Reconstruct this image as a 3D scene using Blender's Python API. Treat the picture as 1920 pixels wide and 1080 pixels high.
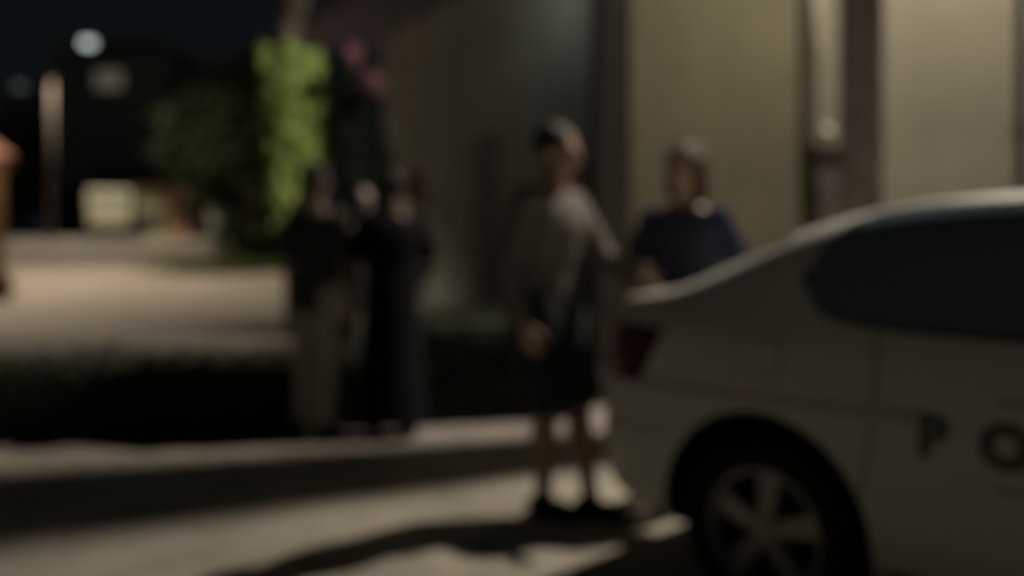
import bpy, bmesh, math, random
from mathutils import Vector, Matrix, Euler, noise
from mathutils.bvhtree import BVHTree
R = math.radians
random.seed(7)
scene = bpy.context.scene
col = scene.collection
for o in list(bpy.data.objects): bpy.data.objects.remove(o)

# ------------------------------------------------------------------ camera
F = 1700.0; HOR = 440.0; CAMZ = 1.29
cam_d = bpy.data.cameras.new('camera'); cam = bpy.data.objects.new('camera', cam_d); col.objects.link(cam)
cam.location = (0, 0, CAMZ); cam.rotation_euler = (R(90), 0, 0)
cam_d.sensor_width = 36; cam_d.lens = 36 * F / 1920
cam_d.shift_y = -(540 - HOR) / 1920
cam_d.clip_start = 0.05; cam_d.clip_end = 2000
cam_d.dof.use_dof = True; cam_d.dof.focus_distance = 0.8; cam_d.dof.aperture_fstop = 1.45
scene.camera = cam
scene.view_settings.view_transform = 'Standard'; scene.view_settings.look = 'None'
scene.view_settings.exposure = 0.0; scene.view_settings.gamma = 1.0

# ------------------------------------------------------------------ night sky
world = bpy.data.worlds.new('World'); scene.world = world; world.use_nodes = True
bg = world.node_tree.nodes['Background']
bg.inputs['Color'].default_value = (0.62, 0.78, 0.92, 1); bg.inputs['Strength'].default_value = 0.0064

def px(x, y, d):                     # a point at depth d seen at pixel x, y of the 1920 picture (used to measure the place)
    return Vector(((x - 960) / F * d, d, CAMZ - (y - HOR) / F * d))

# ------------------------------------------------------------------ materials
def mat(name, c, rough=0.8, metal=0.0, spec=0.4, coat=0.0, var=0.0, scale=8.0, bump=0.0, c2=None, trans=0.0, emit=None, estr=0.0):
    m = bpy.data.materials.new(name); m.use_nodes = True
    nt = m.node_tree; b = nt.nodes['Principled BSDF']
    b.inputs['Base Color'].default_value = (*c, 1)
    b.inputs['Roughness'].default_value = rough; b.inputs['Metallic'].default_value = metal
    b.inputs['Specular IOR Level'].default_value = spec; b.inputs['Coat Weight'].default_value = coat
    b.inputs['Transmission Weight'].default_value = trans
    if emit: b.inputs['Emission Color'].default_value = (*emit, 1); b.inputs['Emission Strength'].default_value = estr
    if var or bump or c2:
        tc = nt.nodes.new('ShaderNodeTexCoord'); n = nt.nodes.new('ShaderNodeTexNoise')
        n.inputs['Scale'].default_value = scale; n.inputs['Detail'].default_value = 8; n.inputs['Roughness'].default_value = 0.65
        nt.links.new(tc.outputs['Object'], n.inputs['Vector'])
        r = nt.nodes.new('ShaderNodeValToRGB')
        k = var if var else 0.15
        a = tuple(max(0, v * (1 - k)) for v in c); e = c2 if c2 else tuple(v * (1 + k) for v in c)
        r.color_ramp.elements[0].position = 0.32; r.color_ramp.elements[1].position = 0.68
        r.color_ramp.elements[0].color = (*a, 1); r.color_ramp.elements[1].color = (*e, 1)
        nt.links.new(n.outputs['Fac'], r.inputs['Fac']); nt.links.new(r.outputs['Color'], b.inputs['Base Color'])
        if bump:
            bp = nt.nodes.new('ShaderNodeBump'); bp.inputs['Strength'].default_value = bump; bp.inputs['Distance'].default_value = 0.02
            nt.links.new(n.outputs['Fac'], bp.inputs['Height']); nt.links.new(bp.outputs['Normal'], b.inputs['Normal'])
    return m
M = dict(
    road=mat('worn concrete road', (0.315, 0.285, 0.235), 0.9, var=0.32, scale=1.3, bump=0.25),
    paving=mat('paving', (0.26, 0.225, 0.205), 0.9, var=0.2, scale=5, bump=0.25),
    farroad=mat('far paving', (0.275, 0.238, 0.20), 0.9, var=0.15, scale=0.6, bump=0.1),
    grass=mat('grass', (0.07, 0.085, 0.02), 0.9, var=0.3, scale=6),
    hedge=mat('hedge leaves', (0.060, 0.066, 0.048), 0.9, spec=0.1, var=0.3, scale=12),
    lime=mat('lime leaves', (0.52, 0.66, 0.22), 0.7, spec=0.3, var=0.35, scale=5),
    dkleaf=mat('dark tree leaves', (0.017, 0.028, 0.010), 0.8, spec=0.2, var=0.4, scale=3),
    shrubleaf=mat('shrub leaves', (0.05, 0.075, 0.05), 0.8, spec=0.2, var=0.3, scale=9),
    pink=mat('pink petals', (0.42, 0.20, 0.26), 0.8, var=0.15, scale=20),
    redpetal=mat('red petals', (0.22, 0.07, 0.045), 0.8, var=0.2, scale=20),
    bark=mat('bark', (0.12, 0.095, 0.08), 0.95, var=0.3, scale=14, bump=0.6),
    wall=mat('olive beige render', (0.135, 0.121, 0.075), 0.92, var=0.2, scale=0.9, bump=0.12),
    wall2=mat('beige render', (0.195, 0.178, 0.135), 0.92, var=0.2, scale=0.7, bump=0.12),
    facade=mat('grey brown render', (0.36, 0.39, 0.355), 0.95, var=0.22, scale=0.7, bump=0.1),
    doorgrey=mat('grey brown door', (0.20, 0.19, 0.18), 0.8, var=0.15, scale=3),
    eave=mat('painted eave', (0.16, 0.15, 0.20), 0.9, var=0.1, scale=1.5),
    column=mat('dark column', (0.10, 0.092, 0.082), 0.9, var=0.25, scale=4, bump=0.2),
    pole=mat('tarred pole', (0.33, 0.28, 0.27), 0.85, var=0.25, scale=7, bump=0.4),
    concrete=mat('pole concrete', (0.36, 0.31, 0.27), 0.9, var=0.15, scale=4, bump=0.2),
    palemetal=mat('pale pipe', (0.50, 0.47, 0.38), 0.6, var=0.1, scale=6),
    darkmetal=mat('dark metal', (0.05, 0.05, 0.05), 0.5, 0.6),
    paint=mat('white car paint', (0.62, 0.61, 0.56), 0.38, spec=0.4, coat=0.2),
    trim=mat('black trim', (0.012, 0.012, 0.013), 0.7),
    well=mat('wheel well', (0.008, 0.008, 0.009), 0.95, spec=0.1),
    glass=mat('tinted car glass', (0.13, 0.18, 0.21), 0.12, spec=0.5),
    tyre=mat('tyre rubber', (0.012, 0.012, 0.013), 0.85, spec=0.2, var=0.2, scale=30),
    alloy=mat('alloy', (0.30, 0.29, 0.27), 0.42, 0.55),
    tail=mat('tail lamp red', (0.085, 0.022, 0.032), 0.15, spec=0.6),
    stripe=mat('brown livery stripe', (0.47, 0.42, 0.35), 0.45),
    letter=mat('black lettering', (0.10, 0.10, 0.095), 0.6),
    plate=mat('plate', (0.5, 0.5, 0.5), 0.5),
    headlamp=mat('headlamp', (0.6, 0.6, 0.62), 0.1, spec=0.8),
    skin=mat('skin', (0.46, 0.29, 0.20), 0.55, var=0.08, scale=12),
    skinpale=mat('pale skin', (0.36, 0.27, 0.25), 0.55, var=0.08, scale=12),
    skindark=mat('brown skin', (0.11, 0.07, 0.05), 0.55, var=0.08, scale=12),
    hairblack=mat('black hair', (0.012, 0.010, 0.009), 0.6, var=0.3, scale=40, bump=0.6),
    hairbrown=mat('auburn hair', (0.085, 0.035, 0.02), 0.55, var=0.35, scale=40, bump=0.6),
    shirtblack=mat('black cotton', (0.075, 0.07, 0.058), 0.95, spec=0.1, var=0.3, scale=14, bump=0.4),
    shirtnavy=mat('navy cotton', (0.009, 0.010, 0.012), 0.95, spec=0.1, var=0.3, scale=14, bump=0.4),
    navylight=mat('navy top', (0.045, 0.05, 0.085), 0.9, spec=0.15, var=0.25, scale=14, bump=0.4),
    shirtgrey=mat('pale grey cotton', (0.20, 0.18, 0.165), 0.95, spec=0.1, var=0.12, scale=10, bump=0.4),
    khaki=mat('khaki twill', (0.55, 0.52, 0.43), 0.95, spec=0.1, var=0.15, scale=14, bump=0.4),
    shorts=mat('black green shorts', (0.040, 0.052, 0.050), 0.95, spec=0.1, var=0.3, scale=14, bump=0.4),
    shoe=mat('dark shoe', (0.03, 0.025, 0.02), 0.7),
    eye=mat('eye', (0.03, 0.02, 0.015), 0.2),
    housewall=mat('orange render', (0.52, 0.30, 0.15), 0.9, var=0.12, scale=1),
    rooftile=mat('clay tiles', (0.17, 0.06, 0.03), 0.9, var=0.3, scale=5, bump=0.4),
    cream=mat('cream render', (0.62, 0.56, 0.36), 0.9, var=0.1, scale=1),
    peach=mat('peach render', (0.60, 0.33, 0.18), 0.9, var=0.1, scale=1),
    vanwhite=mat('van white', (0.60, 0.55, 0.40), 0.5, coat=0.2),
    darkhouse=mat('dark house render', (0.11, 0.13, 0.12), 0.95, var=0.2, scale=1),
    greypost=mat('grey masonry', (0.34, 0.32, 0.26), 0.9, var=0.15, scale=3),
    lampwhite=mat('lit lamp glass', (0.9, 0.9, 0.9), 0.4, emit=(0.88, 1.0, 0.98), estr=1.0),
    lampdim=mat('dim lamp glass', (0.9, 0.9, 0.9), 0.4, emit=(0.85, 1.0, 0.95), estr=0.22),
    lampwarm=mat('lit window', (0.3, 0.3, 0.3), 0.6, emit=(1.0, 0.85, 0.60), estr=0.075),
)

# ------------------------------------------------------------------ helpers
def tag(o, label=None, cat=None, group=None, kind=None):
    if label: o['label'] = label
    if cat: o['category'] = cat
    if group: o['group'] = group
    if kind: o['kind'] = kind
    return o
def empty(name, loc, rz=0.0, label=None, cat=None, group=None):
    o = bpy.data.objects.new(name, None); col.objects.link(o); o.empty_display_size = 0.2
    o.location = loc; o.rotation_euler = (0, 0, rz)
    return tag(o, label, cat, group)
def obj(name, bm, m, parent=None, smooth=False, bevel=0.0):
    me = bpy.data.meshes.new(name)
    if bevel:
        bmesh.ops.bevel(bm, geom=[e for e in bm.edges if e.is_manifold and e.calc_face_angle(0) > 0.6], offset=bevel, segments=2, affect='EDGES', profile=0.6)
    bmesh.ops.recalc_face_normals(bm, faces=bm.faces)
    bm.to_mesh(me); bm.free()
    for mm in (m if isinstance(m, (list, tuple)) else [m]): me.materials.append(mm)
    if smooth:
        for p in me.polygons: p.use_smooth = True
    o = bpy.data.objects.new(name, me); col.objects.link(o)
    if parent: o.parent = parent
    return o
def box(bm, c, s, rot=None):
    mx = Matrix.Translation(c) @ (rot.to_matrix().to_4x4() if rot else Matrix()) @ Matrix.Diagonal((s[0], s[1], s[2], 1))
    return bmesh.ops.create_cube(bm, size=1.0, matrix=mx)
def tube(bm, p0, p1, r0, r1=None, n=16, caps=True):
    p0 = Vector(p0); p1 = Vector(p1); r1 = r0 if r1 is None else r1
    d = p1 - p0; q = d.to_track_quat('Z', 'Y').to_matrix().to_4x4()
    bmesh.ops.create_cone(bm, cap_ends=caps, segments=n, radius1=r0, radius2=r1, depth=d.length, matrix=Matrix.Translation((p0 + p1) / 2) @ q)
def ell(bm, c, r, rot=None, u=20, v=14):
    mx = Matrix.Translation(c) @ (rot.to_4x4() if rot else Matrix()) @ Matrix.Diagonal((r[0], r[1], r[2], 1))
    bmesh.ops.create_uvsphere(bm, u_segments=u, v_segments=v, radius=1.0, matrix=mx)
def cap(bm, p0, r0, p1, r1, n=14):
    p0 = Vector(p0); p1 = Vector(p1); tube(bm, p0, p1, r0, r1, n)
    ell(bm, p0, (r0,) * 3, None, n, 10); ell(bm, p1, (r1,) * 3, None, n, 10)
def rings(bm, rs, n=24, caps=True):
    """loft through elliptical rings (centre, half-width x, half-depth y, rotation z)"""
    allv = []
    for c, a, b, rz in rs:
        ring = []
        for i in range(n):
            t = 2 * math.pi * i / n; x = a * math.cos(t); y = b * math.sin(t)
            ring.append(bm.verts.new((c[0] + x * math.cos(rz) - y * math.sin(rz), c[1] + x * math.sin(rz) + y * math.cos(rz), c[2])))
        allv.append(ring)
    for k in range(len(allv) - 1):
        for i in range(n):
            bm.faces.new((allv[k][i], allv[k][(i + 1) % n], allv[k + 1][(i + 1) % n], allv[k + 1][i]))
    if caps: bm.faces.new(allv[0][::-1]); bm.faces.new(allv[-1])
def bake(o, mods):
    """apply modifiers by evaluation and keep the result as plain mesh"""
    for typ, props in mods:
        md = o.modifiers.new(typ, typ)
        for k, v in props.items(): setattr(md, k, v)
    bpy.context.view_layer.update()
    dg = bpy.context.evaluated_depsgraph_get(); ev = o.evaluated_get(dg)
    me = bpy.data.meshes.new_from_object(ev); o.modifiers.clear()
    old = o.data; o.data = me; bpy.data.meshes.remove(old)
    for p in me.polygons: p.use_smooth = True
    return o
def melt(name, bm, m, parent=None, vox=0.007, sm=3):
    o = obj(name, bm, m)
    bake(o, [('REMESH', dict(mode='VOXEL', voxel_size=vox)), ('SMOOTH', dict(iterations=sm, factor=0.5))])
    if parent: o.parent = parent
    return o
def leaves(name, pts, size, m, parent=None, flat=0.0, droop=0.0, aspect=0.55):
    vs, fs = [], []
    for p in pts:
        s = size * random.uniform(0.6, 1.35)
        q = Euler((random.uniform(-1.3, 1.3), random.uniform(-1.3, 1.3), random.uniform(0, 6.28))).to_matrix()
        a = q @ Vector((s, 0, 0)); b = q @ Vector((0, s * aspect, 0)); c = q @ Vector((0, 0, s * 0.18))
        if droop: a = (a * (1 - droop) + Vector((0, 0, -s)) * droop)
        i = len(vs); p = Vector(p)
        vs += [p - a, p - b * 0.9 + c, p + a, p + b * 0.9 + c]
        fs += [(i, i + 1, i + 2), (i, i + 2, i + 3)]
    me = bpy.data.meshes.new(name); me.from_pydata([tuple(v) for v in vs], [], fs); me.materials.append(m)
    o = bpy.data.objects.new(name, me); col.objects.link(o)
    if parent: o.parent = parent
    return o
def in_ell(c, r, n, shell=0.45):
    out = []
    while len(out) < n:
        v = Vector((random.uniform(-1, 1), random.uniform(-1, 1), random.uniform(-1, 1)))
        if shell < v.length < 1: out.append(Vector((c[0] + v.x * r[0], c[1] + v.y * r[1], c[2] + v.z * r[2])))
    return out

# ------------------------------------------------------------------ ground
def gz(y):                            # the ground climbs gently beyond the verge
    if y < 13: return 0.0
    t = y - 13
    return 0.040 * t * min(1, t / 10) if t < 28 else 1.12 + (1 - math.exp(-(t - 28) / 30)) * 0.14
def sheet(name, x0, x1, y0, y1, m, dz=0.0, nx=24, ny=60):
    bm = bmesh.new(); g = []
    for j in range(ny + 1):
        y = y0 + (y1 - y0) * (j / ny) ** 1.6
        g.append([bm.verts.new((x0 + (x1 - x0) * i / nx, y, gz(y) + dz)) for i in range(nx + 1)])
    for j in range(ny):
        for i in range(nx): bm.faces.new((g[j][i], g[j][i + 1], g[j + 1][i + 1], g[j + 1][i]))
    return obj(name, bm, m, smooth=True)
tag(sheet('ground', -300, 300, -12, 900, M['farroad'], 0.0, 24, 120), kind='structure')
bm = bmesh.new()                     # near carriageway, edge running slightly away to the right
vs = [bm.verts.new(p) for p in [(-14, -6, 0.004), (14, -6, 0.004), (14, 7.9, 0.004), (0.3, 5.75, 0.004), (-4.2, 5.06, 0.004), (-14, 3.5, 0.004)]]
bm.faces.new(vs); tag(obj('road', bm, M['road']), kind='structure')
bm = bmesh.new()
vs = [bm.verts.new(p) for p in [(-14, 3.5, 0.004), (-4.2, 5.06, 0.004), (0.3, 5.75, 0.004), (14, 7.9, 0.004), (14, 9.4, 0.004), (0.3, 7.3, 0.004), (-4.2, 6.6, 0.004), (-14, 5.1, 0.004)]]
bm.faces.new(vs); tag(obj('pavement', bm, M['paving']), kind='structure')

# ------------------------------------------------------------------ street lamps that light the place
def street_lamp(base, head, power, gl, label, pole_r=0.12, globe=0.16, spot=None, colr=(1, 0.93, 0.8), group=None, rad=0.10, conc='concrete', poletop=None):
    t = empty('street_lamp', base, 0, label, 'street lamp', group)
    h = Vector(head) - Vector(base); topz = (poletop if poletop else h.z - 0.15)
    bm = bmesh.new(); tube(bm, (0, 0, 0), (0, 0, topz), pole_r, pole_r * 0.72, 20); tube(bm, (0, 0, 0), (0, 0, 0.25), pole_r * 1.5, pole_r * 1.3, 20)
    obj('pole', bm, M[conc], t, True)
    bm = bmesh.new(); top = Vector((0, 0, topz - 0.15)); mid = Vector((h.x * 0.5, h.y * 0.5, h.z + 0.12))
    tube(bm, top, mid, 0.04, 0.035, 12); tube(bm, mid, (h.x, h.y, h.z + globe * 0.9), 0.035, 0.03, 12)
    obj('arm', bm, M['darkmetal'], t, True)
    bm = bmesh.new(); ell(bm, (h.x, h.y, h.z + globe * 0.55), (globe * 1.5, globe * 1.1, globe * 0.5)); obj('lamp_head', bm, M['darkmetal'], t, True)
    bm = bmesh.new(); ell(bm, (h.x, h.y, h.z - globe * 0.15), (globe * 1.1, globe, globe * 0.75)); obj('lamp_glass', bm, M[gl], t, True)
    if power:
        tilt = (R(7), R(4), 0) if spot == 134 else (0, 0, 0)
        ld = bpy.data.lights.new('lamp_light', 'SPOT' if spot else 'POINT'); ld.energy = power; ld.color = colr; ld.shadow_soft_size = rad
        if spot: ld.spot_size = R(spot); ld.spot_blend = 0.35
        lo = bpy.data.objects.new('lamp_light', ld); col.objects.link(lo); lo.parent = t; lo.location = (h.x, h.y, h.z - globe * 1.1); lo.rotation_euler = tilt
    return t
street_lamp((5.35, 7.3, 0), (4.2, 6.92, 7.6), 2950, 'lampwhite', 'tall grey street lamp lighting the parked car and beige wall from the right', 0.11, 0.16, None, (1, 0.90, 0.74), rad=0.09)
street_lamp((-12.9, 20.8, gz(20.8)), (-10.8, 19.8, 7.8), 3400, 'lampwhite', 'unseen street lamp added beside the orange house to light the far paving', 0.12, 0.2, 134, (1, 0.86, 0.66))  # extra lamp out of view, added to brighten the far paving
p = px(165, 78, 38)
street_lamp((px(95, 0, 38).x, 38, gz(38)), tuple(p), 2700, 'lampwhite', 'pale concrete street lamp with the brightest white light, left of the trees', 0.13, 0.26, 100, (1, 0.90, 0.70), 'street lamps at the far end of the road', poletop=7.95, conc='bark')
p = px(243, 103, 70)
street_lamp((p.x + 1.5, 70, gz(70)), tuple(p), 0, 'lampdim', 'faint white street lamp just right of the brightest one', 0.12, 0.5, None, group='street lamps at the far end of the road', conc='darkmetal')
p = px(40, 160, 70)
street_lamp((p.x - 1.5, 70, gz(70)), tuple(p), 0, 'lampdim', 'dim street lamp above the orange house at the far left', 0.12, 0.42, None, group='street lamps at the far end of the road', conc='darkmetal')

# ------------------------------------------------------------------ right-hand wall, column, pole
t = empty('beige_wall', (0, 0, 0), 0, 'tall olive beige rendered wall behind the parked car', 'wall')
A = Vector((0.86, 7.05, 0)); B = Vector((3.95, 8.15, 0)); C_ = Vector((9.5, 10.0, 0))
def wallseg(name, a, b, h, th, m, parent, z0=0.0):
    d = (b - a); L = d.length; ang = math.atan2(d.y, d.x); bm = bmesh.new()
    box(bm, (L / 2, th / 2, (h + z0) / 2), (L, th, h - z0)); o = obj(name, bm, m, parent, bevel=0.01)
    o.location = a; o.rotation_euler = (0, 0, ang); return o
W1 = px(1518, 0, 7.62)
wallseg('wall_panel', A, Vector((2.48, 7.62, 0)), 4.6, 0.2, M['wall'], t)
wallseg('wall_panel', Vector((2.483, 7.625, 0)), C_, 4.75, 0.24, M['wall2'], t)
wallseg('added_shade_wall', Vector((2.92, 7.80, 4.752)), C_ + Vector((0, 0.02, 4.752)), 2.15, 0.22, M['wall2'], t)  # added above the view to keep lamp light off the lower grey building
wallseg('coping', A + Vector((0, -0.03, 4.602)), Vector((2.48, 7.59, 4.602)), 0.12, 0.26, M['wall2'], t)
# pilaster pipe, dark recess box, light bracket
bm = bmesh.new(); tube(bm, (0, 0, 1.75), (0, 0, 4.9), 0.055, None, 16)
for z in (1.9, 2.9, 3.9): box(bm, (0, 0.04, z), (0.17, 0.06, 0.04))
d = bm; p = px(1530, 0, 7.5); dp = obj('drain_pipe', d, M['palemetal'], None, True); dp.location = (p.x, 7.61, 0)
tag(dp, 'pale drain pipe down the beige wall, left of the dark pole', 'pipe')
bm = bmesh.new(); p = px(1545, 0, 7.2); box(bm, (0, 0, 0.975), (0.26, 0.16, 1.95)); box(bm, (0, 0, 1.98), (0.30, 0.20, 0.05)); box(bm, (0, -0.085, 1.3), (0.2, 0.012, 0.8))
mb = obj('meter_cabinet', bm, M['column'], None, bevel=0.006); mb.location = (p.x, 7.2, 0); mb.rotation_euler = (0, 0, 0.33)
tag(mb, 'narrow dark meter cabinet at the foot of the pale pipe', 'cabinet')
bm = bmesh.new(); p = px(1551, 0, 7.2); ell(bm, (0, 0, 2.09), (0.05, 0.05, 0.06)); tube(bm, (0, 0, 2.0), (0, 0, 2.05), 0.03, None, 12)
pc = obj('pipe_cap', bm, M['palemetal'], None, True); pc.location = (p.x, 7.2, 0)
tag(pc, 'small pale round cap on top of the dark cabinet', 'cap')
p = px(1146, 0, 7.0)
bm = bmesh.new(); box(bm, (0, 0, 2.6), (0.27, 0.27, 5.2)); box(bm, (0, 0, 0.12), (0.33, 0.33, 0.24)); box(bm, (0, 0, 5.24), (0.35, 0.35, 0.08))
c = obj('gate_column', bm, M['column'], None, bevel=0.012); c.location = (p.x, 6.98, 0); c.rotation_euler = (0, 0, 0.1)
tag(c, 'dark square column at the left end of the beige wall', 'column')
t = empty('utility_pole', (2.39, 6.20, 0), 0, 'thick dark utility pole in front of the beige wall', 'pole')
bm = bmesh.new(); box(bm, (0, 0, 4.5), (0.285, 0.31, 9.0)); po = obj('pole', bm, M['pole'], t, bevel=0.04); po.rotation_euler = (0, 0, R(-21))
bm = bmesh.new(); box(bm, (0, 0, 8.4), (1.6, 0.1, 0.12)); obj('cross_arm', bm, M['pole'], t, bevel=0.01)
for x in (-0.7, 0, 0.7):
    bm = bmesh.new(); tube(bm, (x, 0, 8.46), (x, 0, 8.64), 0.045, 0.03, 12); obj('insulator', bm, M['palemetal'], t, True)
p = px(1915, 0, 6.3)
bm = bmesh.new(); tube(bm, (0, 0, 0), (0, 0, 4.6), 0.035, None, 14)
for z in (1.0, 2.0, 3.0, 4.0): box(bm, (0, 0.03, z), (0.1, 0.05, 0.03))
o = obj('dark_pipe', bm, M['darkmetal'], None, True); o.location = (p.x, 6.3, 0); tag(o, 'thin dark pipe standing at the right edge beyond the car roof', 'pipe')

# ------------------------------------------------------------------ receding facade with eave
t = empty('grey_building', (0, 0, 0), 0, 'long grey building with dark eave receding behind the people', 'building')
a = Vector((-2.65, 18.7, 0)); b = Vector((2.6, 8.95, 0))
wallseg('wall', b, a, 5.35, -4.0, M['facade'], t)
wallseg('eave', b + Vector((-.55, -.30, 5.353)), a + Vector((-2.3, .3, 5.353)), 0.26, -5.6, M['eave'], t)
dv = (a - b).normalized()
for s_, w_, h_, z_ in ((3.2, 1.0, 2.15, 0), (6.4, 0.9, 2.9, 0), (9.2, 0.9, 2.15, 0)):
    f = obj('door' if z_ == 0 else 'window', (lambda bm: (box(bm, (0, 0, z_ + h_ / 2), (w_, 0.05, h_)), bm)[1])(bmesh.new()), M['doorgrey'], t, bevel=0.008)
    pos = b + dv * s_; n_ = Vector((-dv.y, dv.x, 0)); n_ = -n_ if n_.y > 0 else n_
    n_ = n_ if n_.x < 0 else -n_
    f.location = pos + n_ * 0.02; f.rotation_euler = (0, 0, math.atan2(dv.y, dv.x))
# unseen lamp added under the eave, stands in for a hazy glow up there
pw = b + dv * 3.8; nn = Vector((dv.y, -dv.x, 0)); nn = nn if nn.x < 0 else -nn
t = empty('added_wall_lamp', tuple(pw + nn * 0.02 + Vector((0, 0, 4.75))), 0, 'unseen white lamp added high under the eave to brighten the grey building', 'wall lamp')
bm = bmesh.new(); box(bm, nn * 0.06, (0.16, 0.12, 0.12)); tube(bm, nn * .06, nn * 1.2 + Vector((0, 0, .1)), .02, None, 10); obj('bracket', bm, M['darkmetal'], t, bevel=0.01)
bm = bmesh.new(); ell(bm, nn * 1.2, (0.1, 0.1, 0.08)); obj('lamp_glass', bm, M['lampwhite'], t, True)
ld = bpy.data.lights.new('lamp_light', 'POINT'); ld.energy = 34; ld.color = (1.0, 0.96, 0.88); ld.shadow_soft_size = 0.1
lo = bpy.data.objects.new('lamp_light', ld); col.objects.link(lo); lo.parent = t; lo.location = nn * 1.2 + Vector((0, 0, 0.05))

# ------------------------------------------------------------------ hedge
t = empty('hedge', (0, 6.2, 0), 0, 'low dark hedge with ragged top behind the two standing people', 'hedge')
pts = []
for i in range(38000):
    x = random.uniform(-9, 0.55); yc = 6.50 + 0.23 * x
    hh = 0.52 + 0.05 * noise.noise(Vector((x * 3.1, 0, 0))) + 0.03 * noise.noise(Vector((x * 11, 3, 0)))
    if x > -0.75: hh += 0.24 * min(1, (x + 0.75) / 0.2)
    y = yc + random.uniform(-0.28, 0.28); z = random.uniform(0.0, hh)
    if abs(y - yc) < 0.2 and z < hh - 0.12: y = yc - 0.27 * random.uniform(0.8, 1.1)
    pts.append((x, y - 6.2, z + random.uniform(0, 0.02)))
leaves('foliage', pts, 0.024, M['hedge'], t)
bm = bmesh.new()
for x0, x1, h in ((-9, -0.75, 0.44), (-0.75, 0.5, 0.66)):
    cx = (x0 + x1) / 2; bx = box(bm, (cx, 0.30 + 0.23 * cx, h / 2), ((x1 - x0) * 1.02, 0.42, h), Euler((0, 0, math.atan(0.23))))
obj('branches', bm, M['hedge'], t)

# ------------------------------------------------------------------ creeper covered trunk
c = px(553, 0, 11.5)
t = empty('creeper_covered_tree', (c.x, 11.5, 0), 0, 'slim tree trunk wrapped in bright lime green foliage behind the people', 'tree')
bm = bmesh.new()
ps = [(0.05, 0, 0), (0.0, 0, 1.6), (-0.08, 0, 3.0), (-0.06, 0, 4.0), (-0.02, 0, 6.2)]
for i in range(4): tube(bm, ps[i], ps[i + 1], 0.17 - i * 0.012, 0.158 - i * 0.012, 18)
tube(bm, (-0.06, 0, 3.7), (0.22, 0, 4.6), 0.07, 0.05, 12); tube(bm, (0.22, 0, 4.6), (0.3, 0.05, 6.0), 0.05, 0.04, 12)
obj('trunk', bm, M['bark'], t, True)
pts = []
while len(pts) < 15000:
    z = random.triangular(1.35, 3.75, 3.3); u = (z - 1.0) / 2.75
    yp = HOR - (z - CAMZ) / 11.5 * F
    xl = 505 - 18 * ((380 - yp) / 290) if yp < 380 else 512; xr = 600 + 22 * min(1, max(0, (yp - 90) / 120)) if yp < 300 else 622 - (yp - 300) * 0.62
    top = 100 + 26 * (0.5 + 0.5 * math.sin(u * 0 + 1)) 
    xl += 10 * noise.noise(Vector((yp * .03, 2, 0))); xr += 14 * noise.noise(Vector((yp * .03, 9, 0)))
    x = random.uniform(xl, xr)
    lim = 92 + (34 if 508 < x < 545 else 0) + (20 if x > 600 else 0) + (8 if x < 500 else 0)
    nz = noise.noise(Vector((x * .035, yp * .035, 1))) ; ed = min(x - xl, xr - x)
    if yp < lim + 14 * nz or ed < 6 * noise.noise(Vector((yp * .05, x * .01, 5))) + 1 or (nz > .34 and random.random() < .8) or (yp > 385 + 20 * nz and random.random() < .85): continue
    wx = (x - 553) / F * 11.5; th = random.uniform(-1, 1)
    ry = 0.34 * math.sqrt(max(0.05, 1 - ((x - (xl + xr) / 2) / ((xr - xl) / 2 + 1)) ** 2))
    pts.append((wx, th * ry, z))
leaves('foliage', pts, 0.075, M['lime'], t, droop=0.55)

# pink flowering shrub against the building
c = px(675, 0, 11.2)
t = empty('flowering_shrub', (c.x, 11.2, 0), 0, 'tall dark shrub with pink blossoms between the lime foliage and the grey building', 'shrub')
bm = bmesh.new()
for dx, top, r in ((-0.12, 3.4, 0.035), (0.1, 3.0, 0.03), (0.33, 3.1, 0.03)):
    tube(bm, (0, 0, 0), (dx, 0, 1.0), r * 1.3, r, 10); tube(bm, (dx, 0, 1.0), (dx, 0.0, top), r, r * 0.6, 10)
obj('stem', bm, M['concrete'], t, True)
pts = in_ell((-0.06, 0.1, 2.6), (0.28, 0.3, 1.15), 2200, 0.1) + in_ell((0.12, 0.1, 1.7), (0.34, 0.3, 1.0), 1800, 0.1)
leaves('foliage', pts, 0.06, M['shrubleaf'], t)
for (X, Y, r) in ((660, 103, 0.12), (698, 155, 0.13)):
    q = px(X, Y, 10.9) - Vector((c.x, 11.2, 0)); leaves('blossom', in_ell(q, (r, r, r * 1.1), 260, 0.2), 0.035, M['pink'], t)
q = px(776, 348, 10.9) - Vector((c.x, 11.2, 0))
o = leaves('blossom', in_ell(q, (0.11, 0.1, 0.2), 260, 0.2), 0.035, M['redpetal'], t); o['label'] = 'orange red blossom'

# ------------------------------------------------------------------ trees at the far side
def tree(name, x, y, h, crowns, m, n, leaf, label, trunk_r=0.25, group=None):
    t = empty(name, (x, y, gz(y)), 0, label, 'tree', group)
    bm = bmesh.new(); tube(bm, (0, 0, -0.1), (0.1, 0, h * 0.45), trunk_r, trunk_r * 0.7, 14)
    for c, r in crowns:
        tube(bm, (0.1, 0, h * 0.35), c, trunk_r * 0.5, trunk_r * 0.15, 10)
    obj('trunk', bm, M['bark'], t, True)
    tot = sum(r[0] * r[2] for c, r in crowns); pts = []
    for c, r in crowns:
        k = int(n * r[0] * r[2] / tot)
        cl = in_ell(c, r, 40, 0.3)
        for _ in range(k):
            q = random.choice(cl); pts.append(q + Vector((random.gauss(0, .16), random.gauss(0, .16), random.gauss(0, .14))) * (r[0] * 1.1))
    leaves('crown', pts, leaf, m, t); return t
x = px(470, 0, 25).x
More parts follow.
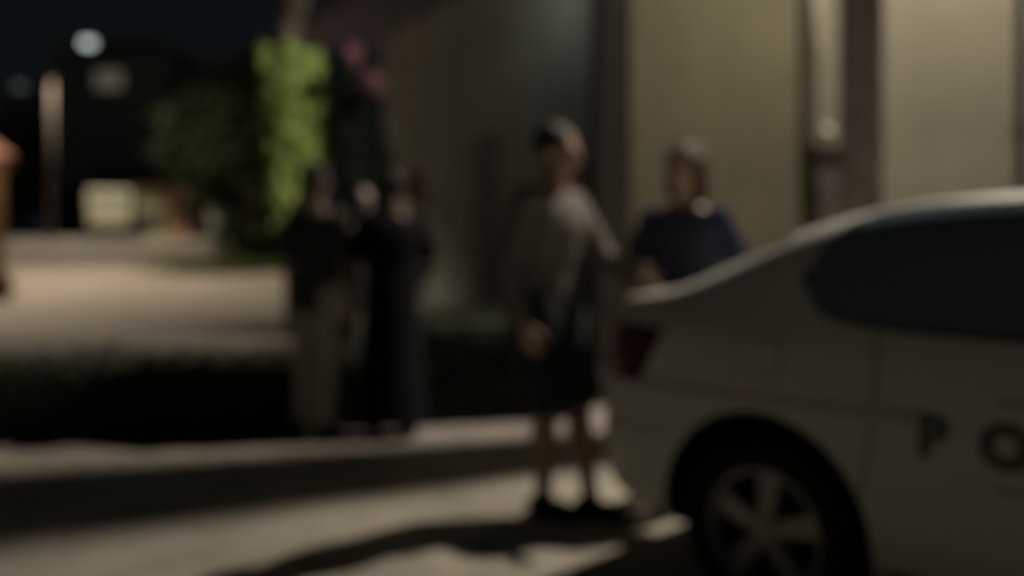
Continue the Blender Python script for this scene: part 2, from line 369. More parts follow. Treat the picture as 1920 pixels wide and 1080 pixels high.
tree('shade_tree', x, 25, 6.6, [((-0.2, 0, 1.2), (0.75, 0.7, 1.5)), ((-0.6, 0, 3.4), (1.5, 1.2, 1.9)), ((0.5, 0, 4.6), (1.2, 1.1, 1.6)), ((-1.6, 0, 3.6), (1.0, 0.9, 1.3)), ((0.3, 0, 0.6), (0.6, 0.6, 0.7))], M['dkleaf'], 9000, 0.13, 'dark green bushy tree with low foliage, left of the lime green foliage')
bm = bmesh.new()
pts = [(random.gauss(px(455, 0, 24).x, 0.75), 23.3 + random.uniform(-1.3, 1.3), 0) for _ in range(4200)]
pts = [(a_, b_, gz(b_) + random.uniform(0.02, 0.14)) for a_, b_, _ in pts]
bm.free(); tag(leaves('grass', pts, 0.07, M['grass'], None), 'patch of short grass around the foot of the dark tree', 'grass', kind='stuff')
for i, (X, Y, h, lab) in enumerate(((215, 62, 9, 'black tree mass rising behind the white van'), (330, 58, 10, 'tall black tree behind the small orange and cream house'), (30, 58, 10, 'black tree behind the brightest street lamp pole'))):
    xx = px(X, 0, Y).x
    tree('background_tree', xx, Y, h, [((0, 0, h * .6), (3.6, 2.2, h * .34)), ((-2.4, 0, h * .5), (2.6, 2, h * .25)), ((2.3, 0, h * .5), (2.6, 2, h * .25)), ((0, 0, h * .28), (3.2, 2, h * .2))], M["shrubleaf"], 3600, 0.34, lab, 0.3, 'dark trees beyond the far houses')

# ------------------------------------------------------------------ far houses and van
def gable(name, base, rz, w, d, h, rh, mw, mr, label, over=0.35):
    t = empty(name, base, rz, label, 'house')
    bm = bmesh.new(); box(bm, (0, 0, h / 2), (w, d, h)); obj('wall', bm, mw, t, bevel=0.01)
    bm = bmesh.new(); W2 = w / 2 + over; D2 = d / 2 + over
    v = [bm.verts.new(q) for q in [(-W2, -D2, h + .003), (W2, -D2, h + .003), (W2, D2, h + .003), (-W2, D2, h + .003), (-W2 * .55, 0, h + rh), (W2 * .55, 0, h + rh)]]
    for f in ((0, 1, 5, 4), (1, 2, 5), (2, 3, 4, 5), (3, 0, 4), (3, 2, 1, 0)): bm.faces.new([v[i] for i in f])
    obj('roof', bm, mr, t)
    return t
hc = Vector((px(6, 0, 18).x, 18, 0)) + Matrix.Rotation(R(29), 3, 'Z') @ Vector((-2.0, 1.8, 0))
t = gable('orange_house', (hc.x, hc.y, gz(18)), R(29), 4.0, 3.6, 2.75, 0.95, M['housewall'], M['rooftile'], 'orange rendered house with red tiled roof at the left edge', 0.2)
bm = bmesh.new(); box(bm, (0.9, -1.82, 1.0), (0.9, 0.05, 2.0)); obj('door', bm, M['column'], t, bevel=0.01)
x = px(305, 0, 46).x
t = empty('small_house', (x, 46, gz(46)), R(20), 'small far house, cream on the left and orange on the right', 'house')
bm = bmesh.new(); box(bm, (-0.52, 0, 1.25), (1.45, 2.4, 2.5)); o = obj('wall', bm, M['cream'], t, bevel=0.01); o['label'] = 'cream half of the wall'
bm = bmesh.new(); box(bm, (0.72, 0.1, 1.25), (1.02, 2.2, 2.5)); o = obj('wall', bm, M['peach'], t, bevel=0.01); o['label'] = 'orange half of the wall'
bm = bmesh.new(); v = [bm.verts.new(q) for q in [(-1.45, -1.5, 2.503), (1.45, -1.5, 2.503), (1.45, 1.5, 2.503), (-1.45, 1.5, 2.503), (-1.45, 0, 3.15), (1.45, 0, 3.15)]]
for f in ((0, 1, 5, 4), (2, 3, 4, 5), (1, 2, 5), (3, 0, 4), (3, 2, 1, 0)): bm.faces.new([v[i] for i in f])
obj('roof', bm, M['rooftile'], t)
bm = bmesh.new(); box(bm, (-0.45, -1.23, 0.75), (1.1, 0.06, 0.95)); obj('garage_door', bm, M['bark'], t, bevel=0.01)
bm = bmesh.new(); box(bm, (0.72, -1.03, 1.0), (0.5, 0.06, 0.9)); obj('window', bm, M['column'], t, bevel=0.01)
# van seen from the rear
x = px(208, 0, 42).x
t = empty('parked_van', (x, 42, gz(42)), R(22), 'small white van parked far away, seen from behind', 'van')
bm = bmesh.new(); rings(bm, [((0, 0, 0.35), 0.95, 2.1, 0), ((0, 0, 0.8), 1.0, 2.2, 0), ((0, 0, 1.6), 0.97, 2.15, 0), ((0, 0, 2.15), 0.86, 2.0, 0), ((0, 0, 2.22), 0.7, 1.8, 0)], 4)
bm.free(); bm = bmesh.new(); box(bm, (0, 0, 1.3), (1.85, 3.6, 1.75)); obj('body', bm, M['vanwhite'], t, bevel=0.12)
bm = bmesh.new(); box(bm, (0, -1.81, 0.42), (1.8, 0.1, 0.22)); obj('bumper', bm, M['trim'], t, bevel=0.03)
for s in (-1, 1):
    bm = bmesh.new(); box(bm, (s * 0.40, -1.805, 1.85), (0.5, 0.02, 0.34)); obj('rear_window', bm, M['glass'], t, bevel=0.005)
    bm = bmesh.new(); box(bm, (s * 0.88, -1.805, 0.95), (0.11, 0.03, 0.34)); obj('tail_light', bm, M['tail'], t, bevel=0.005)
    for yy in (-1.1, 1.1):
        bm = bmesh.new(); tube(bm, (s * 0.74, yy, 0.33), (s * 0.96, yy, 0.33), 0.33, None, 20); obj('wheel', bm, M['tyre'], t, True)
x = px(407, 0, 44).x
bm = bmesh.new(); box(bm, (0, 0, 0.75), (0.75, 0.6, 1.5)); box(bm, (0, 0, 1.55), (0.9, 0.75, 0.12)); tube(bm, (0, 0, 1.6), (0, 0, 1.8), 0.35, 0.1, 4)
o = obj('gate_pillar', bm, M['greypost'], None, bevel=0.02); o.location = (x, 44, gz(44)); tag(o, 'pale grey masonry gate pillar left of the dark bushy tree', 'pillar')
# dark house with a lit window above the van
p = px(205, 150, 56)
t = gable('dark_house', (p.x, 56 + 3, gz(56)), 0, 7.5, 6, 11.5, 1.2, M['darkhouse'], M['darkhouse'], 'tall dark house with one dim warm window, behind the white van', 0.3)
bm = bmesh.new(); box(bm, (0, -3.01, p.z - gz(56)), (1.7, 0.06, 1.15)); w = obj('window', bm, M['lampwarm'], t)
bm = bmesh.new()
for sx in (-0.9, 0.9): box(bm, (sx, -3.03, p.z - gz(56)), (0.1, 0.1, 1.25))
for sz in (-0.62, 0.62): box(bm, (0, -3.03, p.z - gz(56) + sz), (1.7, 0.1, 0.1))
obj('frame', bm, M['column'], w)

# ------------------------------------------------------------------ police car
CAR = Vector((1.385, 3.53, 0)); CRZ = math.atan2(-0.71, 0.70)
car = empty('parked_police_car', tuple(CAR), CRZ, 'white police sedan with dark windows parked in the foreground at right', 'police car')
ST = [  # x, half width, belt z, roof half width, roof edge z, centre z, bottom z
 (-0.745, .60, .88, .46, .955, .97, .34), (-0.735, .69, .95, .56, 1.025, 1.035, .31), (-0.68, .745, .975, .64, 1.058, 1.060, .27), (-0.55, .79, .985, .675, 1.072, 1.085, .23), (-0.42, .815, .985, .67, 1.092, 1.115, .22),
 (-0.19, .825, .985, .63, 1.20, 1.235, .21), (.02, .83, .985, .61, 1.305, 1.345, .21), (.30, .83, .99, .61, 1.372, 1.41, .21), (.65, .83, .99, .615, 1.40, 1.44, .21),
 (1.2, .83, .98, .62, 1.41, 1.45, .21), (1.6, .83, .97, .615, 1.385, 1.43, .21), (1.9, .83, .965, .605, 1.30, 1.35, .21), (2.2, .83, .96, .58, 1.12, 1.16, .21),
 (2.45, .825, .935, .60, .985, 1.015, .21), (2.8, .81, .87, .60, .925, .965, .21), (3.1, .76, .80, .55, .86, .89, .22), (3.25, .67, .70, .45, .75, .78, .26), (3.30, .56, .62, .38, .66, .68, .30)]
bm = bmesh.new(); sec = []
for x, W_, zb, yr, zr, zc, z0 in ST:
    half = [(0.72 * W_, z0), (0.965 * W_, z0 + .035), (W_, z0 + .16), (W_ * 1.0, max(z0 + .2, min(.60, zb - .22))), (.985 * W_, zb - .14), (.955 * W_, zb - .03), (.925 * W_, zb + .012)]
    a = Vector((.90 * W_, zb + .03)); b_ = Vector((yr, zr))
    half += [tuple(a.lerp(b_, .5) + Vector((.012, .0))), tuple(a.lerp(b_, .88) + Vector((.010, 0))), (yr * .90, zr + (zc - zr) * .42), (yr * .5, zr + (zc - zr) * .85)]
    L = [(0, z0)] + half + [(0, zc)] + [(-u, v) for u, v in half[::-1]]
    def xo(z): return x - (0.03 * math.exp(-((z - .48) / .16) ** 2) if x < -.3 else 0)
    sec.append([bm.verts.new((xo(v), u, v)) for u, v in L])
n = len(sec[0])
for k in range(len(sec) - 1):
    for i in range(n): bm.faces.new((sec[k][i], sec[k][(i + 1) % n], sec[k + 1][(i + 1) % n], sec[k + 1][i]))
bm.faces.new(sec[0][::-1]); bm.faces.new(sec[-1])
body = obj('body', bm, [M['paint'], M['well']])
bake(body, [('SUBSURF', dict(levels=2, render_levels=2))])
cut_bm = bmesh.new()
for wx in (0.0, 2.5):
    for s in (-1, 1): tube(cut_bm, (wx, s * .56, .335), (wx, s * 1.0, .335), .378, None, 64)
cut = obj('cutter', cut_bm, M['well'])
bake(body, [('BOOLEAN', dict(operation='DIFFERENCE', object=cut, solver='EXACT'))])
bpy.data.objects.remove(cut)
for pl in body.data.polygons:
    c = pl.center
    for wx in (0.0, 2.5):
        if abs(c.y) > .5 and math.hypot(c.x - wx, c.z - .335) < .3775 and (abs(pl.normal.y) > .9 and abs(c.y) < .57 or math.hypot(c.x - wx, c.z - .335) > .36): pl.material_index = 1
        if abs(c.y) < .565 and abs(pl.normal.y) > .95 and math.hypot(c.x - wx, c.z - .335) < .36: pl.material_index = 1
        rad = Vector((c.x - wx, c.z - .335)); 
        if abs(rad.length - .378) < .01 and abs(Vector((pl.normal.x, pl.normal.z)).dot(rad.normalized())) > .85 and abs(c.y) < .83: pl.material_index = 1
    if c.z < .24 and abs(pl.normal.z) > .7: pl.material_index = 1
body.data.set_sharp_from_angle(angle=R(45))
body.parent = car
bb = bmesh.new(); bb.from_mesh(body.data); BV = BVHTree.FromBMesh(bb); bb.free()
def side(x, z, s, off):
    h = BV.ray_cast(Vector((x, s * 2.0, z)), Vector((0, -s, 0)))
    if h[0] is None: return Vector((x, s * .8, z))
    nrm = h[1] if h[1].y * s > 0 else -h[1]
    return h[0] + nrm * off
def down(x, y, off):
    h = BV.ray_cast(Vector((x, y, 3)), Vector((0, 0, -1))); nrm = h[1] if h[1].z > 0 else -h[1]
    return h[0] + nrm * off
def back(y, z, off):
    h = BV.ray_cast(Vector((-3, y, z)), Vector((1, 0, 0))); nrm = h[1] if h[1].x < 0 else -h[1]
    return h[0] + nrm * off
def patch(name, uv, f, m, parent, nu=28, nv=14, thick=0.0):
    """uv(s,t) -> params, f(params) -> point on the shell"""
    bm = bmesh.new(); g = [[bm.verts.new(f(*uv(i / nu, j / nv))) for i in range(nu + 1)] for j in range(nv + 1)]
    for j in range(nv):
        for i in range(nu): bm.faces.new((g[j][i], g[j][i + 1], g[j + 1][i + 1], g[j + 1][i]))
    return obj(name, bm, m, parent, True)
def lerp(a, b, t): return a + (b - a) * t
def interp(tab, x):
    for (x0, y0), (x1, y1) in zip(tab, tab[1:]):
        if x <= x1: return lerp(y0, y1, max(0, (x - x0) / (x1 - x0)))
    return tab[-1][1]
TOPW = [(.115, 1.165), (.14, 1.235), (.20, 1.312), (.30, 1.360), (.45, 1.380), (.8, 1.393), (1.3, 1.392), (1.65, 1.34), (1.85, 1.25), (2.02, 1.13), (2.2, 1.005)]
BOTW = [(.115, 1.14), (.14, 1.085), (.20, 1.045), (.30, 1.022), (.5, 1.012), (.9, 1.008), (2.2, .995)]
def sidewin(x0, x1):
    def uv(s, t):
        s = s * s * (3 - 2 * s) * .5 + s * .5
        x = lerp(x0, x1, s); return x, lerp(interp(BOTW, x), interp(TOPW, x), t)
    return uv
def frameuv(u, v):
    x = lerp(.095, 2.18, u * u * (3 - 2 * u) * .5 + u * .5); xx = min(max(x, .115), 2.2)
    return x, lerp(interp(BOTW, xx) - .014, interp(TOPW, xx) + .012, v)
for s in (-1, 1):
    patch('window_frame', frameuv, lambda x, z: side(x, z, s, .002), M['trim'], car, 60, 14)
    if s == -1:
        patch('fuel_flap', lambda u, v: (lerp(-.10, .07, u), lerp(.835, .945, v)), lambda x, z: side(x, z, s, .003), M['paint'], car, 8, 6)
        for a0, a1, b0, b1 in ((-.103, -.099, .832, .948), (.07, .074, .832, .948), (-.103, .074, .830, .834), (-.103, .074, .946, .950)):
            patch('fuel_flap_seam', lambda u, v: (lerp(a0, a1, u), lerp(b0, b1, v)), lambda x, z: side(x, z, s, .002), M['trim'], car, 8, 8)
    patch('bumper_seam', lambda u, v: (lerp(-.68, -.36, u), .585 + .006 * v), lambda x, z: side(x, z, s, .002), M['trim'], car, 14, 1)
    patch('side_window', sidewin(.115, 1.03), lambda x, z: side(x, z, s, .004), M['glass'], car, 40, 14)
    patch('side_window', sidewin(1.11, 2.16), lambda x, z: side(x, z, s, .004), M['glass'], car, 40, 14)
    patch('window_pillar', lambda u, v: (lerp(1.03, 1.11, u), lerp(1.0, 1.394, v)), lambda x, z: side(x, z, s, .0035), M['trim'], car, 4, 12)
    # livery stripe, door seams, sill, handles
    patch('side_stripe', lambda u, v: (lerp(-.50, .52, u), lerp(.735, .775, v) + .012 * u), lambda x, z: side(x, z, s, .002), M['stripe'], car, 40, 3)
    for xs in (.38, 1.06, 2.08):
        patch('door_seam', lambda u, v: (xs + (u - .5) * .007 - (.10 * max(0, (.62 - v)) if xs < .5 else 0), lerp(.30, .995, v)), lambda x, z: side(x, z, s, .0015), M['trim'], car, 1, 24)
    for xs in (.93, 1.72):
        bm = bmesh.new(); q = side(xs, .88, s, .02); box(bm, q, (.19, .025, .028)); obj('door_handle', bm, M['paint'], car, bevel=.008)
    patch('side_sill', lambda u, v: (lerp(.42, 2.08, u), lerp(.235, .30, v)), lambda x, z: side(x, z, s, .004), M['trim'], car, 20, 3)
    # tail light wraps the corner
    def tl(u, v):
        z = lerp(.745, .955, v); xx = lerp(-.40 - .10 * (1 - v), -.70, u); return side(xx, z, s, .004)
    patch('tail_light', lambda u, v: (u, v), lambda u, v: tl(u, v), M['tail'], car, 14, 8)
    patch('tail_light', lambda u, v: (s * lerp(.44, .63, u), lerp(.74, .90, v)), lambda y, z: back(y, z, .004), M['tail'], car, 8, 8)
    patch('headlight', lambda u, v: (lerp(3.02, 3.21, u), lerp(.58, .69, v)), lambda x, z: side(x, z, s, .004), M['headlamp'], car, 10, 6)
    bm = bmesh.new(); ell(bm, (2.02, s * .93, 1.02), (.07, .11, .075)); cap(bm, (2.04, s * .78, .98), .02, (2.03, s * .86, 1.0), .02); obj('wing_mirror', bm, M['paint'], car, True)
patch('rear_window', lambda u, v: (lerp(-.365, .0, v), lerp(-.60, .60, u)), lambda x, y: down(x, y, .004), M['glass'], car, 30, 12)
patch('windscreen', lambda u, v: (lerp(1.72, 2.40, v), lerp(-.50, .50, u)), lambda x, y: down(x, y, .004), M['glass'], car, 20, 12)
patch('boot_seam', lambda u, v: (lerp(-.66, .66, u), .60 + v * .008), lambda y, z: back(y, z, .002), M['trim'], car, 20, 1)
patch('number_plate', lambda u, v: (lerp(-.2, .2, u), lerp(.66, .78, v)), lambda y, z: back(y, z, .006), M['plate'], car, 6, 3)
patch('grille', lambda u, v: (lerp(-.36, .36, u), lerp(.42, .58, v)), lambda y, z: Vector((3.31, y, z)), M['trim'], car, 6, 3)
# lettering on the rear door
def glyph(name, ch, x, z, size, parent, s=-1, bold=.006):
    cu = bpy.data.curves.new('glyph', 'FONT'); cu.body = ch; cu.size = size; cu.align_x = 'CENTER'; cu.align_y = 'CENTER'; cu.offset = bold; cu.resolution_u = 6
    ob = bpy.data.objects.new('glyph', cu); col.objects.link(ob); bpy.context.view_layer.update()
    me = bpy.data.meshes.new_from_object(ob.evaluated_get(bpy.context.evaluated_depsgraph_get())); bpy.data.objects.remove(ob)
    bm = bmesh.new(); bm.from_mesh(me); bpy.data.meshes.remove(me)
    bmesh.ops.subdivide_edges(bm, edges=bm.edges[:], cuts=2, use_grid_fill=True)
    for v in bm.verts: v.co = side(x + v.co.x, z + v.co.y, s, .003)
    return obj(name, bm, M['letter'], parent)
glyph('letter', 'P', .553, .715, .155, car, bold=.009); glyph('letter', 'O', .742, .715, .155, car, bold=.012)
patch('pinstripe', lambda u, v: (lerp(.725, .98, u), .835 - .006 * u + v * .008), lambda x, z: side(x, z, -1, .003), M['letter'], car, 16, 1)
patch('pinstripe', lambda u, v: (lerp(.715, .98, u), .602 - .006 * u + v * .008), lambda x, z: side(x, z, -1, .003), M['letter'], car, 16, 1)
# wheels
def make_wheel(x, s, rot):
    w = empty('wheel', (x, s * .80, .315)); w.parent = car; w.rotation_euler = (0, rot, 0)
    bm = bmesh.new(); prof = [(.205, -.095), (.235, -.105), (.285, -.10), (.308, -.08), (.315, -.04), (.315, .04), (.308, .08), (.285, .10), (.235, .105), (.205, .095)]
    N = 64; g = [[bm.verts.new((r * math.cos(2 * math.pi * i / N), y, r * math.sin(2 * math.pi * i / N))) for r, y in prof] for i in range(N)]
    for i in range(N):
        for j in range(len(prof)): bm.faces.new((g[i][j], g[(i + 1) % N][j], g[(i + 1) % N][(j + 1) % len(prof)], g[i][(j + 1) % len(prof)]))
    obj('tyre', bm, M['tyre'], w, True).location = (0, -s * .1, 0)
    bm = bmesh.new()
    ringp = [(.207, -.09), (.207, .09), (.192, .09), (.19, .02), (.19, -.09)]
    g = [[bm.verts.new((r * math.cos(2 * math.pi * i / N), y * s, r * math.sin(2 * math.pi * i / N))) for r, y in ringp] for i in range(N)]
    for i in range(N):
        for j in range(5): bm.faces.new((g[i][j], g[(i + 1) % N][j], g[(i + 1) % N][(j + 1) % 5], g[i][(j + 1) % 5]))
    tube(bm, (0, s * .03, 0), (0, s * .085, 0), .05, .04, 24)
    for k in range(5):
        an = math.pi / 2 + k * 2 * math.pi / 5
        R_ = Matrix.Rotation(-an, 4, 'Y')
        vs = [R_ @ Vector(q) for q in [(.03, s * .035, -.03), (.03, s * .035, .03), (.197, s * .035, .047), (.197, s * .035, -.047), (.03, s * .078, -.024), (.03, s * .078, .024), (.197, s * .066, .04), (.197, s * .066, -.04)]]
        vv = [bm.verts.new(q) for q in vs]
        for f in ((0, 1, 2, 3), (4, 7, 6, 5), (0, 4, 5, 1), (1, 5, 6, 2), (2, 6, 7, 3), (3, 7, 4, 0)): bm.faces.new([vv[i] for i in f])
    rm = obj('rim', bm, M['alloy'], w); rm.location = (0, -s * .1, 0)
    bm = bmesh.new(); tube(bm, (0, -s * .12, 0), (0, -s * .09, 0), .19, None, 32); obj('brake_disc', bm, M['well'], w)
make_wheel(0, -1, .05); make_wheel(0, 1, .3); make_wheel(2.5, -1, .2); make_wheel(2.5, 1, .6)

# ------------------------------------------------------------------ people
def hand(bm, w, d, n, thumb, curl=0.5, k=1.0):
    """w wrist, d direction of the hand, n palm normal, thumb +1/-1 side"""
    w = Vector(w); d = Vector(d).normalized(); n = (Vector(n) - Vector(n).dot(d) * d).normalized(); sd = d.cross(n) * thumb
    for o_ in (-.028, -.010, .009, .027): cap(bm, w + d * .0 + sd * o_ * .6 * k, .017 * k, w + d * .088 * k + sd * o_ * k, .0125 * k, 10)
    for o_, L in ((.030, .068), (.010, .078), (-.010, .072), (-.029, .056)):
        p = w + d * .09 * k + sd * o_ * k; dd = d.copy(); 
        for q, ll in enumerate((.42, .32, .26)):
            dd = (dd * math.cos(curl * (.5 + .3 * q)) + n * math.sin(curl * (.5 + .3 * q))).normalized()
            p2 = p + dd * L * ll * k * 1.1; cap(bm, p, (.0092 - .0009 * q) * k, p2, (.0086 - .001 * q) * k, 8); p = p2
    p = w + d * .03 * k + sd * .026 * k; dd = (d * .62 + sd * .68 + n * .25).normalized()
    for q, ll in enumerate((.040, .030, .024)):
        p2 = p + dd * ll * k; cap(bm, p, (.0125 - .0015 * q) * k, p2, (.0115 - .0018 * q) * k, 8); p = p2; dd = (dd + d * .35 + n * .1).normalized()

def person(loc, rz, H, label, skin, hairm, hairstyle, topm, botm, pose, group=None, bottom='trousers', sleeve='short', broad=1.0, shoem='shoe'):
    k = H / 1.75
    t = empty('person', loc, rz, label, 'person', group)
    J = dict(pel=(0, 0, .95), chest=(0, 0, 1.28), neck=(0, .01, 1.48), head=(0, -.012, 1.635),
             shL=(.175, .0, 1.398), shR=(-.175, .0, 1.398), elL=(.235, .03, 1.13), elR=(-.235, .03, 1.13), wrL=(.25, -.05, .89), wrR=(-.25, -.05, .89),
             hiL=(.09, 0, .92), hiR=(-.09, 0, .92), knL=(.10, -.01, .50), knR=(-.10, -.01, .50), anL=(.11, .02, .085), anR=(-.11, .02, .085), toeL=(0, -1, 0), toeR=(0, -1, 0), look=(0, 0))
    J.update(pose); hl = J.pop('look')
    P = {a_: Vector(b_) * (1 if a_.startswith('toe') else k) for a_, b_ in J.items()}
    def torso(bm, e, z0=None, top=True):
        pe, ch, nk = P['pel'], P['chest'], P['neck']; sm = (P['shL'] + P['shR']) / 2
        rs = [(pe + Vector((0, 0, -.07)) * k, .155, .105), (pe, .165, .115), (pe.lerp(ch, .35), .145 * broad, .10), (pe.lerp(ch, .7), .155 * broad, .105), (ch, .172 * broad, .115), (ch.lerp(sm, .6), .178 * broad, .11), (sm + Vector((0, 0, .012)) * k, .165 * broad, .088), (sm + Vector((0, 0, .045)) * k, .12, .07), (sm + Vector((0, 0, .085)) * k, .062, .055)]
        sv = P['shL'] - P['shR']; rr = math.atan2(sv.y, sv.x)
        if z0: rs = rs[z0[0]:z0[1]]
        rings(bm, [(c_, a_ * k + e, b_ * k + e, rr) for c_, a_, b_ in rs], 28)
    bm = bmesh.new(); torso(bm, 0)
    cap(bm, P['neck'] - Vector((0, 0, .05)) * k, .066 * k, P['head'] - Vector((0, -.01, .06)) * k, .056 * k)
    for s in 'LR':
        cap(bm, P['sh' + s], .058 * k, P['el' + s], .043 * k); cap(bm, P['el' + s], .042 * k, P['wr' + s], .027 * k)
        mid = P['el' + s].lerp(P['wr' + s], .3); ell(bm, mid, (.043 * k,) * 3)
        cap(bm, P['hi' + s], .088 * k, P['kn' + s], .056 * k); cap(bm, P['kn' + s], .054 * k, P['an' + s], .036 * k)
        calf = P['kn' + s].lerp(P['an' + s], .32) + Vector((0, .014, 0)); ell(bm, calf, (.053 * k, .058 * k, .12 * k))
        cap(bm, P['an' + s] + Vector((0, 0, -.03)), .036 * k, P['an' + s] + P['toe' + s].normalized() * .13 * k + Vector((0, 0, -.05)) * k, .026 * k)
        fd = P['wr' + s] - P['el' + s]; inn = Vector((-1 if s == 'L' else 1, 0, 0)) + Vector((0, -.2, 0))
        hand(bm, P['wr' + s] + fd.normalized() * .012, fd, inn, 1 if s == 'R' else -1, .45, k)
    # head with features, turned by hl (yaw, pitch)
    hm = Matrix.Translation(P['head']) @ Euler((R(hl[1]), 0, R(hl[0]))).to_matrix().to_4x4() @ Matrix.Diagonal((k, k, k, 1))
    hb = bmesh.new()
    ell(hb, (0, .012, .018), (.074, .094, .098)); ell(hb, (0, -.022, -.045), (.055, .062, .068)); ell(hb, (0, -.062, -.092), (.026, .022, .018))
    cap(hb, (0, -.085, .012), .010, (0, -.105, -.026), .015); ell(hb, (0, -.095, -.030), (.019, .014, .010))
    ell(hb, (0, -.084, -.057), (.025, .011, .006)); ell(hb, (0, -.084, -.067), (.022, .011, .007))
    for s in (-1, 1):
        ell(hb, (s * .030, -.076, .026), (.025, .014, .008)); ell(hb, (s * .042, -.058, -.018), (.024, .024, .020)); ell(hb, (s * .078, .012, -.005), (.009, .020, .032))
        ell(hb, (s * .031, -.074, .004), (.015, .010, .010))
    hb.transform(hm); me = bpy.data.meshes.new('tmp'); hb.to_mesh(me); hb.free(); bm.from_mesh(me); bpy.data.meshes.remove(me)
    melt('body', bm, M[skin], t, .0062, 3)
    for s in (-1, 1):
        bm = bmesh.new(); ell(bm, hm @ Vector((s * .031, -.0805, .005)), (.0105 * k, .008 * k, .0075 * k), None, 12, 8); obj('eye', bm, M['eye'], t, True)
    # hair
    bm = bmesh.new()
    ell(bm, (0, .026, .036), (.083, .096, .094))
    if hairstyle == 'long':
        rings(bm, [((0, .055, -.20), .085, .035, 0), ((0, .06, -.10), .098, .05, 0), ((0, .05, .0), .094, .065, 0), ((0, .04, .06), .08, .06, 0)], 20)
        for s in (-1, 1): cap(bm, (s * .072, -.01, .045), .024, (s * .088, .0, -.12), .022)
    elif hairstyle == 'bun': ell(bm, (0, .11, .06), (.045, .045, .045))
    for i in range(60):
        a_ = random.uniform(0, 6.28); z_ = random.uniform(.0, .1); rr_ = math.sqrt(max(0, 1 - ((z_ - .036) / .1) ** 2))
        y_ = .026 + math.sin(a_) * .094 * rr_
        if y_ > -.04: ell(bm, (math.cos(a_) * .081 * rr_, y_, z_), (.014, .014, .012), None, 8, 6)
    bm.transform(hm); h_ = melt('hair', bm, M[hairm], t, .008, 1)
    # clothes
    bm = bmesh.new(); torso(bm, .016, (0, 8)); e = .016
    ell(bm, P['neck'] - Vector((0, 0, .045)) * k, (.085 * k, .075 * k, .035 * k))
    for s in 'LR':
        sh, el_, wr = P['sh' + s], P['el' + s], P['wr' + s]
        if sleeve == 'short': cap(bm, sh, .056 * k + e * .7, sh.lerp(el_, .68), .052 * k + e + .006)
        else: cap(bm, sh, .058 * k + e, el_, .043 * k + e); cap(bm, el_, .043 * k + e, el_.lerp(wr, .93), .032 * k + e)
    rings(bm, [(P['pel'] + Vector((0, 0, -.14)) * k, .178 * k, .128 * k, 0), (P['pel'], .178 * k, .128 * k, 0), (P['pel'] + Vector((0, 0, .1)), .165 * k * broad, .12 * k, 0)], 28)
    melt('shirt', bm, M[topm], t, .010, 2)
    bm = bmesh.new(); rings(bm, [(P['pel'] + Vector((0, 0, -.12)) * k, .166 * k, .122 * k, 0), (P['pel'] + Vector((0, 0, .06)) * k, .160 * k, .115 * k, 0)], 28)
    for s in 'LR':
        hi, kn, an = P['hi' + s], P['kn' + s], P['an' + s]
        if bottom == 'trousers':
            cap(bm, hi, .088 * k + .02, kn, .056 * k + .026); cap(bm, kn, .056 * k + .026, kn.lerp(an, .93), .036 * k + .034)
        elif bottom == 'shorts':
            cap(bm, hi, .088 * k + .036, hi.lerp(kn, .86), .062 * k + .062)
    if bottom == 'skirt':
        rings(bm, [(((P['anL'] + P['anR']) / 2) + Vector((0, 0, .02)), .23 * k, .19 * k, 0), (((P['knL'] + P['knR']) / 2), .21 * k, .17 * k, 0), (P['pel'], .178 * k, .13 * k, 0)], 28)
    melt({'trousers': 'trousers', 'shorts': 'shorts', 'skirt': 'skirt'}[bottom], bm, M[botm], t, .010, 2)
    for s in 'LR':
        bm = bmesh.new(); an = P['an' + s]; f = P['toe' + s].normalized(); g0 = an - Vector((0, 0, .045 * k))
        cap(bm, g0 - f * .045 * k, .042 * k, g0 + f * .10 * k, .044 * k); cap(bm, g0 + f * .10 * k, .044 * k, g0 + f * .165 * k - Vector((0, 0, .01)), .033 * k)
        ell(bm, an - Vector((0, 0, .01)), (.045 * k, .05 * k, .04 * k)); melt('shoe', bm, M[shoem], t, .008, 2)
    return t
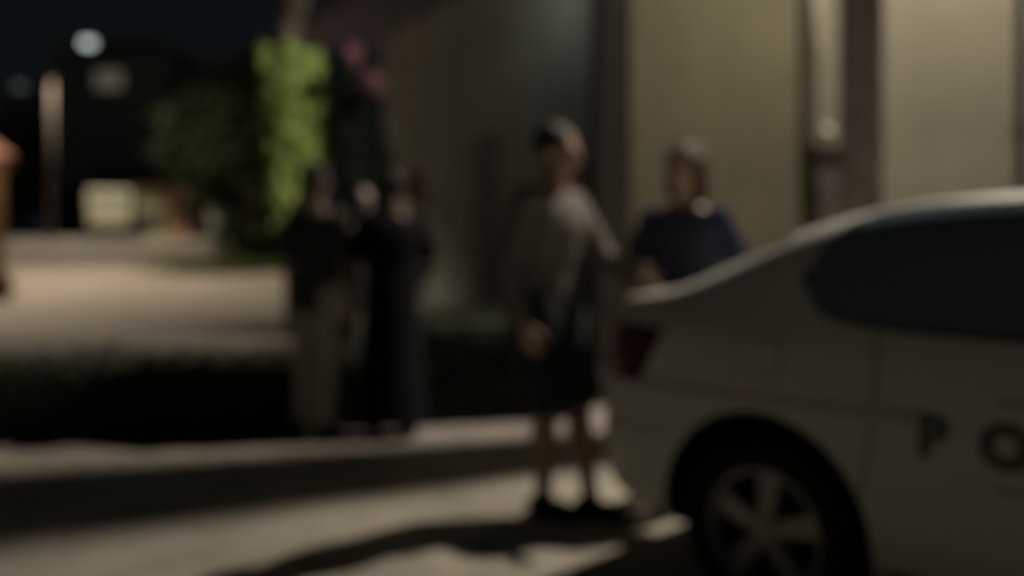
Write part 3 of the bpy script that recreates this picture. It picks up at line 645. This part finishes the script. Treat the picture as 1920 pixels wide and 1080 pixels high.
# rz = 0 faces the camera (-Y); positive turns towards the right of the picture
grp = 'people standing by the hedge'
a = px(592, 0, 5.85)
person((a.x, 5.85, 0), R(150), 1.745, 'person in black shirt and grey khaki trousers standing with back turned, leftmost', 'skindark', 'hairblack', 'short', 'shirtblack', 'khaki',
       dict(anL=(.085, .02, .085), anR=(-.085, .02, .085), elL=(.25, -.01, 1.14), wrL=(.16, -.20, 1.10), elR=(-.25, .03, 1.13), wrR=(-.24, -.06, .90), knL=(.09, -.01, .5), knR=(-.09, -.01, .5)), grp, broad=1.05)
b = px(735, 0, 5.8)
person((b.x, 5.8, 0), R(-160), 1.70, 'person in navy shirt and long black skirt between the khaki trousers and the shorts', 'skindark', 'hairblack', 'short', 'shirtnavy', 'shirtnavy',
       dict(elL=(.27, .0, 1.13), wrL=(.19, -.16, .98), elR=(-.27, .0, 1.13), wrR=(-.19, -.16, .98)), grp, bottom='skirt', broad=1.1)
e = px(676, 0, 6.78)
person((e.x, 6.78, 0), R(48), 1.66, 'pale faced person half hidden behind the hedge and the two dark figures', 'skinpale', 'hairblack', 'short', 'shirtblack', 'shirtblack', dict(), grp, sleeve='long')
# person in shorts stepping towards the boot of the car
c = px(1050, 0, 4.22)
person((c.x - .045, 4.22, 0), R(52), 1.80, 'person in pale grey shirt and black shorts reaching towards the car boot', 'skin', 'hairblack', 'short', 'shirtgrey', 'shorts',
       dict(pel=(0, .03, .97), chest=(0, -.01, 1.29), neck=(0, -.02, 1.475), head=(0, -.045, 1.63), elL=(.21, -.15, 1.15), wrL=(.16, -.36, 1.05), elR=(-.215, .07, 1.13), wrR=(-.21, .0, .89),
            hiL=(.09, .03, .93), hiR=(-.09, .03, .93), knL=(.075, -.10, .51), anL=(.05, -.18, .085), knR=(-.07, -.03, .50), anR=(-.055, .0, .085), look=(6, 8)), broad=1.08, bottom='shorts', sleeve='long')
d = px(1285, 0, 4.42)
person((d.x, 4.42, 0), R(-28), 1.725, 'person with long auburn hair and navy top standing behind the car boot', 'skin', 'hairbrown', 'long', 'navylight', 'shirtblack',
       dict(shL=(.165, 0, 1.39), shR=(-.165, 0, 1.39), elL=(.275, .05, 1.14), wrL=(.24, -.10, .98), elR=(-.25, -.02, 1.16), wrR=(-.20, -.22, 1.08), look=(-12, 4)))
